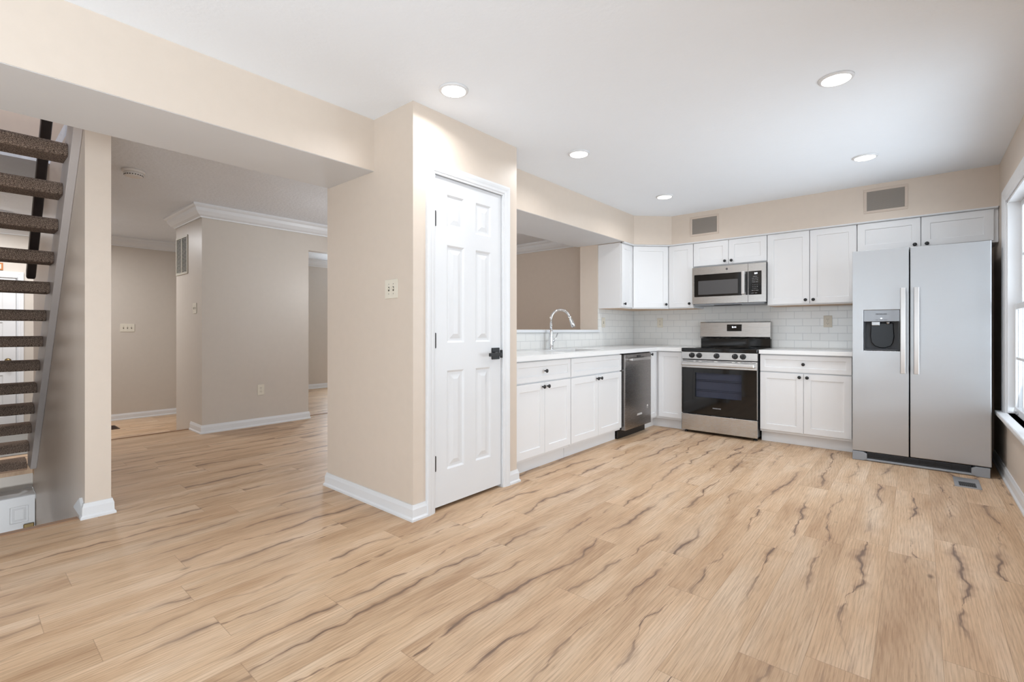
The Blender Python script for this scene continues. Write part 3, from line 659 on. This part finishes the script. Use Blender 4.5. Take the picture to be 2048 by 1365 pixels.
# faucet
fx_, fy_ = -2.775, 3.853
fa = thing('faucet', 'tall chrome gooseneck faucet with pull-down spray head', 'faucet', (fx_, fy_, .914))
bm = bmesh.new(); lathe(bm, [(.030, 0), (.030, .006), (.024, .010), (.022, .06), (.019, .12), (.0165, .18), (.0135, .21)], 26); obj('body', bm, 'chrome', fa, smooth=True)
dirv = Vector((.62, .78, 0)).normalized()
pts = [Vector((0, 0, .20)), Vector((0, 0, .30))]; R_ = .098
for k in range(0, 15):
    a = PI - k/14*PI*.90; pts.append(Vector((0, 0, .30)) + dirv*(R_+R_*math.cos(a)) + Vector((0, 0, R_*math.sin(a))))
bm = bmesh.new(); tube(bm, pts, .0115, 16); obj('gooseneck', bm, 'chrome', fa, smooth=True)
e = pts[-1]; d_ = (pts[-1]-pts[-2]).normalized()
bm = bmesh.new(); tube(bm, [e-d_*.005, e+d_*.02, e+d_*.03, e+d_*.075, e+d_*.105, e+d_*.11], [.0125, .0135, .0145, .019, .021, .017], 20); sh_ = obj('spray_head', bm, 'chrome', fa, smooth=True)
bm = bmesh.new(); tube(bm, [e+d_*.1101, e+d_*.113], .014, 16); obj('spray_face', bm, 'dark_grey', sh_)
bm = bmesh.new(); tube(bm, [(0, .015, .085), (0, .045, .088)], .014, 14); tube(bm, [(.0, .045, .088), (.01, .062, .11), (.018, .092, .165)], [.009, .0065, .0055], 12); obj('lever', bm, 'chrome', fa, smooth=True)

# ------------------------------------------------------------------ dishwasher
dw = thing('dishwasher', 'dark stainless dishwasher with bar handle in the sink run', 'dishwasher', (-2.262, 4.372, 0), PI/2)
obj('tub', boxes((.004, .636, .03, .58, .09, .868)), 'black', dw)
fr = obj('front_panel', boxes((.016, .628, -.018, .029, .092, .862)), 'steel_dark', dw, .004)
obj('toe_panel', boxes((.006, .634, .060, .075, .0, .09)), 'black', dw)
obj('control_strip', boxes((.008, .634, .0, .029, .863, .872)), 'black', dw)
bm = bmesh.new(); box(bm, .10, .55, -.058, -.044, .795, .822); box(bm, .10, .125, -.046, -.018, .797, .820); box(bm, .525, .55, -.046, -.018, .797, .820); obj('handle', bm, 'steel_smooth', dw, .005)
obj('display_slot', boxes((.28, .37, -.0186, -.0178, .826, .846)), 'gloss_black', fr)
obj('metal_plate', boxes((.285, .40, -.0205, -.0178, .212, .232)), 'badge', fr, .001)  # small metal plate low on the front panel
bm = bmesh.new(); box(bm, .520, .556, -.0185, -.0178, .262, .266); box(bm, .520, .556, -.0185, -.0178, .272, .276); box(bm, .524, .552, -.0185, -.0178, .282, .300); obj('emblem', bm, 'badge', fr)

# ------------------------------------------------------------------ range
rg = thing('range', 'stainless electric range with black glass oven door', 'stove', (-1.968, 5.172, 0))
RW = .758
obj('body', boxes((.002, RW-.002, .03, .62, .035, .895)), 'dark_grey', rg)
for x in (.03, RW-.03):
    for y in (.06, .58):
        bm = bmesh.new(); lathe(bm, [(.018, 0), (.018, .012), (.01, .014), (.01, .036)], 12, Matrix.Translation((x, y, 0))); obj('foot', bm, 'black', rg)
ct = obj('cooktop', boxes((0, RW, -.008, .565, .878, .917)), 'gloss_black', rg, .006, seg=3)
for x, y, r in ((.2, .15, .10), (.56, .15, .115), (.2, .40, .08), (.56, .40, .08)):
    bm = bmesh.new()
    lathe(bm, [(r-.003, .9171), (r, .9171), (r, .9174), (r-.003, .9174), (r-.003, .9171)], 40, Matrix.Translation((x, y, 0))); obj('burner_ring', bm, 'dark_grey', ct)
obj('knob_panel', boxes((0, RW, .0, .03, .797, .877)), 'steel', rg, .003)
for kx in (.112, .189, .368, .548, .624):
    bm = bmesh.new(); lathe(bm, [(.0285, 0), (.0285, .004), (.024, .006), (.023, .028), (.021, .031), (0, .0315)], 28, Matrix.Translation((kx, 0, .839)) @ RXF)
    box(bm, kx-.004, kx+.004, -.040, -.030, .817, .861); kb = obj('control_knob', bm, 'black', rg, .001)
    obj('knob_mark', boxes((kx-.0012, kx+.0012, -.0406, -.0400, .850, .860)), 'pale_ink', kb)
# oven door with real window
od = obj('oven_door', boxes((0, RW, -.002, .025, .703, .790), (0, RW, .002, .026, .214, .703)) , 'gloss_black', rg, .002)
D.objects.remove(od)
fr_x0, fr_x1, fz0, fz1 = .148, .612, .395, .655
od = obj('oven_door', boxes((.004, fr_x0, -.004, .026, .214, .706), (fr_x1, RW-.004, -.004, .026, .214, .706), (fr_x0, fr_x1, -.004, .026, .214, fz0), (fr_x0, fr_x1, -.004, .026, fz1, .706)), 'gloss_black', rg)
obj('door_window', boxes((fr_x0, fr_x1, -.0035, -.0005, fz0, fz1)), 'oven_glass', od)
obj('oven_backing', boxes((fr_x0, fr_x1, .0262, .0265, fz0, fz1)), 'oven_pale_backing', od)  # pale sheet close behind the glass, reflected light put into its colour
for z in (.46, .475, .565, .58):
    bm = bmesh.new(); tube(bm, [(fr_x0+.004, .014, z), (fr_x1-.004, .014, z)], .0024, 8); obj('rack_wire', bm, 'nickel', od, smooth=True)
obj('door_top_trim', boxes((0, RW, -.006, .026, .706, .789)), 'steel', od, .003)
obj('door_side_trim', boxes((0, .004, -.004, .026, .214, .706)), 'steel', od); obj('door_side_trim', boxes((RW-.004, RW, -.004, .026, .214, .706)), 'steel', od)
obj('vent_slot', boxes((.015, .13, -.0065, -.0055, .776, .781), (.155, .185, -.0065, -.0055, .776, .781), (.215, .345, -.0065, -.0055, .776, .781), (.38, .52, -.0065, -.0055, .776, .781), (.55, .575, -.0065, -.0055, .776, .781), (.60, .745, -.0065, -.0055, .776, .781)), 'black', od)
bm = bmesh.new(); box(bm, .012, RW-.022, -.052, -.034, .728, .766); box(bm, .012, .04, -.036, -.006, .730, .764); box(bm, RW-.05, RW-.022, -.036, -.006, .730, .764); obj('handle', bm, 'steel_smooth', od, .010, seg=3)
text('brand_lettering', 'FRIGIDAIRE', .0165, 'pale_ink', od, (.371, -.0042, .287))
dr = obj('storage_drawer', boxes((0, RW, -.004, .028, .030, .206)), 'steel', rg, .004)
bg = obj('backguard', boxes((.012, RW-.004, .575, .635, .905, 1.03)), 'gloss_black', rg, .003)
bm = bmesh.new(); prism(bm, [(.560, 1.012), (.545, 1.035), (.560, 1.196), (.568, 1.204), (.636, 1.204), (.636, 1.012)], .010, RW-.002, 'x'); cp = obj('control_panel', bm, 'steel', rg, .002)
disp = obj('display', boxes((.312, .466, .545, .560, 1.098, 1.174)), 'gloss_black', cp)
text('clock_digits', '0:14', .026, 'digits', disp, (.389, .5445, 1.143))
for x, z in ((.332, 1.150), (.332, 1.120), (.446, 1.150), (.446, 1.120)): text('button_legend', '- -', .012, 'mid_grey', disp, (x, .5446, z))

# ------------------------------------------------------------------ microwave
mw = thing('microwave', 'stainless over-the-range microwave with black keypad', 'microwave', (-1.946, 5.43, 1.403))
MW = .754; MH = .408
obj('body', boxes((0, MW, .03, .385, 0, MH)), 'dark_grey', mw, .002)
obj('vent_bottom', boxes((.02, MW-.02, .02, .36, -.016, -.0005)), 'mid_grey', mw, .003)
bm = bmesh.new(); box(bm, .23, .50, .016, .10, -.022, -.016); obj('grease_filter', bm, 'black', mw, .003)
sw_ = .583
bm = bmesh.new(); paneled(bm, sw_, MH, .028, [(.022, .524, .078, .326)], [(.001, .002)]); dr = obj('door', bm, 'steel', mw, .002)
obj('door_glass', boxes((.0235, .5225, -.001, .0025, .0795, .3245)), 'gloss_black', dr, .003)
obj('door_screen', boxes((.068, .484, -.0016, -.0009, .102, .256)), 'mw_screen', dr)
bm = bmesh.new(); lathe(bm, [(.0085, 0), (.0105, 0), (.0105, .002), (.0085, .002), (.0085, 0)], 30, Matrix.Translation((.372, 0, .370)) @ RXF); lathe(bm, [(.006, 0), (.006, .0015)], 20, Matrix.Translation((.372, 0, .370)) @ RXF)
obj('round_emblem', bm, 'dark_grey', dr); text('emblem_letters', 'GE', .008, 'badge', dr, (.372, -.0016, .370))
bm = bmesh.new(); box(bm, .527, .561, -.042, -.028, .084, .330); box(bm, .532, .556, -.03, 0, .088, .112); box(bm, .532, .556, -.03, 0, .300, .326); obj('handle', bm, 'steel_smooth', dr, .006, seg=3)
bm = bmesh.new(); paneled(bm, MW-sw_-.003, MH, .028, [(.003, .128, .078, .326)], [(.001, .001)], 0, sw_+.003); cpn = obj('control_panel', bm, 'steel', mw, .002)
kp = obj('keypad', boxes((sw_+.0065, sw_+.1295, -.001, .0012, .0795, .3245)), 'gloss_black', cpn)
obj('hinge_gap', boxes((.562, sw_-.001, -.0012, -.0002, .0795, .3245)), 'black', dr)
text('clock_digits', '8:9', .024, 'digits', kp, (sw_+.078, -.0014, .300))
yk = .272
for r_, row in enumerate(('POPCORN', 'COOK  REHEAT', 'POTATO  TIME', 'POWER  MENU')): text('button_legend', row, .0085, 'pale_ink', kp, (sw_+.070, -.0014, .268-r_*.019))
for r_, row in enumerate(('1   2   3   +', '4   5   6   30', '7   8   9   =', 'OFF  0  START')): text('button_legend', row, .0105, 'pale_ink', kp, (sw_+.070, -.0014, .182-r_*.020))
text('button_legend', 'LIGHT   VENT', .009, 'pale_ink', kp, (sw_+.062, -.0014, .095))

# ------------------------------------------------------------------ refrigerator
fg = thing('refrigerator', 'side-by-side stainless refrigerator with ice and water dispenser', 'refrigerator', (-.428, 5.02, 0))
FW = .848; FZ0, FZ1 = .080, 1.784; dsp = .374
obj('cabinet_body', boxes((.004, FW+.006, .118, .77, .03, 1.760)), 'dark_grey', fg, .004)
ldw = dsp-.002
rx0, rx1, rz0, rz1 = .074, .318, .934, 1.280
def bow(bm, w, x0):
    for v in bm.verts:
        if abs(v.co.y) < 1e-6: pass
bm = bmesh.new(); paneled(bm, ldw, FZ1-FZ0, .110, [(rx0, rx1, rz0-FZ0, rz1-FZ0)], [(.002, .002), (.006, .085)], FZ0, 0); ld = obj('freezer_door', bm, 'steel_fridge', fg, .006, seg=3)
bm = bmesh.new(); paneled(bm, FW-dsp-.006, FZ1-FZ0, .110, [], [], FZ0, dsp+.006); rd = obj('refrigerator_door', bm, 'steel_fridge', fg, .006, seg=3)
def fhandle(xc, par):
    bm = bmesh.new(); prof = []
    n = 14; zs = [.757+(1.452-.757)*k/n for k in range(n+1)]
    A = []
    for z in zs:
        u = (z-.757)/(1.452-.757)*2-1; yo = -.052-.010*(1-u*u)
        A.append([bm.verts.new(p) for p in ((xc-.018, yo+.012, z), (xc-.015, yo, z), (xc+.015, yo, z), (xc+.018, yo+.012, z), (xc+.012, yo+.018, z), (xc-.012, yo+.018, z))])
    for a, b2 in zip(A, A[1:]):
        for j in range(6): bm.faces.new((a[j], a[(j+1) % 6], b2[(j+1) % 6], b2[j]))
    bm.faces.new(A[0]); bm.faces.new(A[-1][::-1])
    for z in (.775, 1.405): box(bm, xc-.011, xc+.011, -.040, .0, z, z+.030)
    obj('handle', bm, 'steel_smooth', par, .002)
fhandle(.337, ld); fhandle(.420, rd)
dp = obj('dispenser_panel', boxes((rx0+.004, rx1-.004, .003, .030, 1.182, rz1-.003)), 'mid_grey', ld, .002)
text('brand_lettering', 'FRIGIDAIRE', .0145, 'ink', dp, (rx0+.122, .0024, 1.243))
text('button_legend', 'CUBE    WATER    CRUSH', .007, 'ink', dp, (rx0+.122, .0024, 1.194))
bm = bmesh.new(); lathe(bm, [(.006, 0), (.006, .001)], 16, Matrix.Translation((rx0+.122, .003, 1.207)) @ RXF); obj('indicator', bm, 'badge', dp)
obj('dispenser_liner', boxes((rx0+.008, rx1-.008, .072, .084, rz0+.008, 1.182), (rx0+.0065, rx0+.012, .006, .072, rz0+.006, 1.182), (rx1-.012, rx1-.0065, .006, .072, rz0+.006, 1.182), (rx0+.012, rx1-.012, .005, .072, rz0+.0062, rz0+.016)), 'grille_grey', ld)
bm = bmesh.new()
prism(bm, [(.045+rx0+x, rz0+.02+z) for x, z in ((.005, .215), (.0, .10), (.008, .05), (.03, .02), (.065, .005), (.10, .005), (.135, .02), (.152, .05), (.16, .10), (.153, .215))], .058, .070, 'y'); obj('paddle', bm, 'paddle_plastic', ld, .005, seg=3)
obj('ice_chute', boxes((rx0+.055, rx0+.112, .020, .060, 1.148, 1.1815)), 'nickel', ld, .004)
bm = bmesh.new(); lathe(bm, [(.013, 1.160), (.016, 1.1815)], 18, Matrix.Translation((rx0+.165, .035, 0))); obj('water_nozzle', bm, 'nickel', ld, smooth=True)
# base grille
gr = obj('base_grille', boxes((.10, FW-.11, .012, .03, .020, .074)), 'grille_grey', fg)
obj('grille_slats', boxes(*[(.105, FW-.115, .006, .012, z, z+.004) for z in (.032, .042, .052, .062)], *[(x, x+.003, .005, .012, .028, .070) for x in [.15+.095*k for k in range(7)]]), 'black', gr)
obj('grille_lip', boxes((.0, FW-.01, .0, .03, .004, .020)), 'mid_grey', fg, .004)
for x0, x1, s in ((.0, .10, 1), (FW-.11, FW-.008, -1)):
    bm = bmesh.new(); a, b2 = (x0, x1) if s == 1 else (x1, x0)
    prism(bm, [(a, 0.001), (a, .074), (a+s*.075, .074), (b2, .060), (b2, .016), (a+s*.075, .001)], -.006, .04, 'y'); obj('hinge_cover', bm, 'mid_grey', fg, .003)

# ------------------------------------------------------------------ vents, registers
def soffit_vent(label, x0, x1, z0, z1, m_=.022):
    t = thing('air_vent', label, 'vent', (x0-m_, 5.465, z0-m_), 0, 'soffit air vents'); w, h = x1-x0+2*m_, z1-z0+2*m_
    bm = bmesh.new(); box(bm, 0, w, -.006, 0, 0, m_); box(bm, 0, w, -.006, 0, h-m_, h); box(bm, 0, m_, -.006, 0, m_, h-m_); box(bm, w-m_, w, -.006, 0, m_, h-m_); obj('frame', bm, 'vent_frame', t, .002)
    bs = [(m_, w-m_, -.0015, 0, m_, h-m_)]
    obj('grille', boxes(*bs), 'vent_grey', t)
    n = int((h-2*m_)/.009)
    obj('fins', boxes(*[(m_, w-m_, -.0042, -.0016, m_+.009*k, m_+.009*k+.0035) for k in range(n)]), 'vent_grey', t)
    return t
soffit_vent('small painted soffit vent above the microwave cabinet', -1.957, -1.687, 2.198, 2.372)
soffit_vent('larger painted soffit vent above the refrigerator cabinet', -.358, -.088, 2.205, 2.381)
# return air grille on the side face of the outlet wall block
rv = thing('return_air_grille', 'tall louvered return air grille high on the narrow wall', 'vent', (-6.70, 1.72, 1.752))
bm = bmesh.new(); w, h, m_ = .42, .44, .022
box(bm, 0, w, -.01, 0, 0, m_); box(bm, 0, w, -.01, 0, h-m_, h); box(bm, 0, m_, -.01, 0, m_, h-m_); box(bm, w-m_, w, -.01, 0, m_, h-m_); box(bm, w/2-.01, w/2+.01, -.01, 0, m_, h-m_)
obj('frame', bm, 'louver', rv, .002)
obj('backing', boxes((m_, w-m_, -.0015, -.0002, m_, h-m_)), 'slot', rv)
bm = bmesh.new()
for k in range(24):
    z = m_+.004+k*.0163; prism(bm, [(-.009, z), (-.002, z+.007), (-.002, z+.009), (-.009, z+.002)], m_, w-m_, 'x')
obj('louvers', bm, 'louver', rv)
# floor register by the refrigerator
fv = thing('floor_register', 'metal floor register in the planks before the refrigerator', 'vent', (.200, 4.615, 0))
obj('frame', boxes((0, .140, 0, .025, 0, .005), (0, .140, .155, .285, 0, .005), (0, .025, .025, .155, 0, .005), (.115, .140, .025, .155, 0, .005)), 'register_metal', fv, .001)
obj('grille', boxes((.025, .115, .025, .155, .0005, .002)), 'slot', fv)
obj('bars', boxes(*[(.025+.0105*k, .025+.0105*k+.004, .025, .155, .002, .0042) for k in range(9)]), 'grille_grey', fv)
fr2 = thing('floor_register', 'small dark bronze floor register on the sunken foyer floor', 'vent', (-8.25, 1.28, ZF))
obj('frame', boxes((0, .32, 0, .015, 0, .006), (0, .32, .115, .13, 0, .006), (0, .015, .015, .115, 0, .006), (.305, .32, .015, .115, 0, .006)), 'bronze', fr2)
obj('bars', boxes(*[(.02+.02*k, .02+.02*k+.010, .015, .115, 0.0005, .005) for k in range(14)]), 'bronze', fr2)

# ------------------------------------------------------------------ outlets and switches
def outlet(label, loc, rz):
    t = thing('wall_outlet', label, 'outlet', loc, rz, 'duplex wall outlets')
    obj('cover_plate', boxes((-.037, .037, -.006, 0, -.060, .060)), 'ivory', t, .002)
    for z in (-.021, .021):
        bm = bmesh.new(); lathe(bm, [(.016, 0), (.016, .002)], 24, Matrix.Translation((0, -.006, z)) @ RXF); s = obj('socket', bm, 'ivory', t)
        obj('slots', boxes((-.008, -.0055, -.0088, -.0079, z-.002, z+.008), (.0055, .008, -.0088, -.0079, z-.001, z+.007), (-.002, .002, -.0088, -.0079, z-.010, z-.006)), 'slot', s)
    bm = bmesh.new(); lathe(bm, [(.003, 0), (.003, .001)], 10, Matrix.Translation((0, -.006, 0)) @ RXF); obj('screw', bm, 'nickel', t)
def switch(label, loc, rz, gangs, w=None):
    t = thing('light_switch', label, 'switch', loc, rz, 'toggle light switches'); w = w or .046*gangs+.028
    obj('cover_plate', boxes((-w/2, w/2, -.006, 0, -.058, .058)), 'ivory', t, .002)
    for g in range(gangs):
        x = (g-(gangs-1)/2)*.046
        obj('toggle_slot', boxes((x-.006, x+.006, -.0066, -.0058, -.013, .013)), 'slot', t)
        bm = bmesh.new(); prism(bm, [(-.006, -.005), (-.016, .004), (-.016, .009), (-.006, .006)], x-.0042, x+.0042, 'x'); obj('toggle', bm, 'ivory', t)
        for z in (-.03, .03):
            bm = bmesh.new(); lathe(bm, [(.0028, 0), (.0028, .001)], 8, Matrix.Translation((x, -.006, z)) @ RXF); obj('screw', bm, 'nickel', t)
outlet('ivory outlet on the tile left of the range', (-2.485, YB-.010, 1.203), 0)
outlet('ivory outlet on the tile beside the refrigerator', (-.701, YB-.010, 1.198), 0)
outlet('ivory outlet low on the bare tan wall beyond the opening', (-5.82, 2.319, .415), PI/2)
switch('ivory single switch on the tile beside the pass-through jamb', (XL+.010, 5.015, 1.20), PI/2, 1)
switch('ivory double switch on the tan pantry side wall', (-2.440, YP, 1.360), 0, 2, .128)
switch('ivory triple switch on the foyer wall', (XFr, 1.63, 1.143), PI/2, 3)
switch('ivory double switch under the return air grille', (-6.045, 1.72, 1.35), 0, 2)
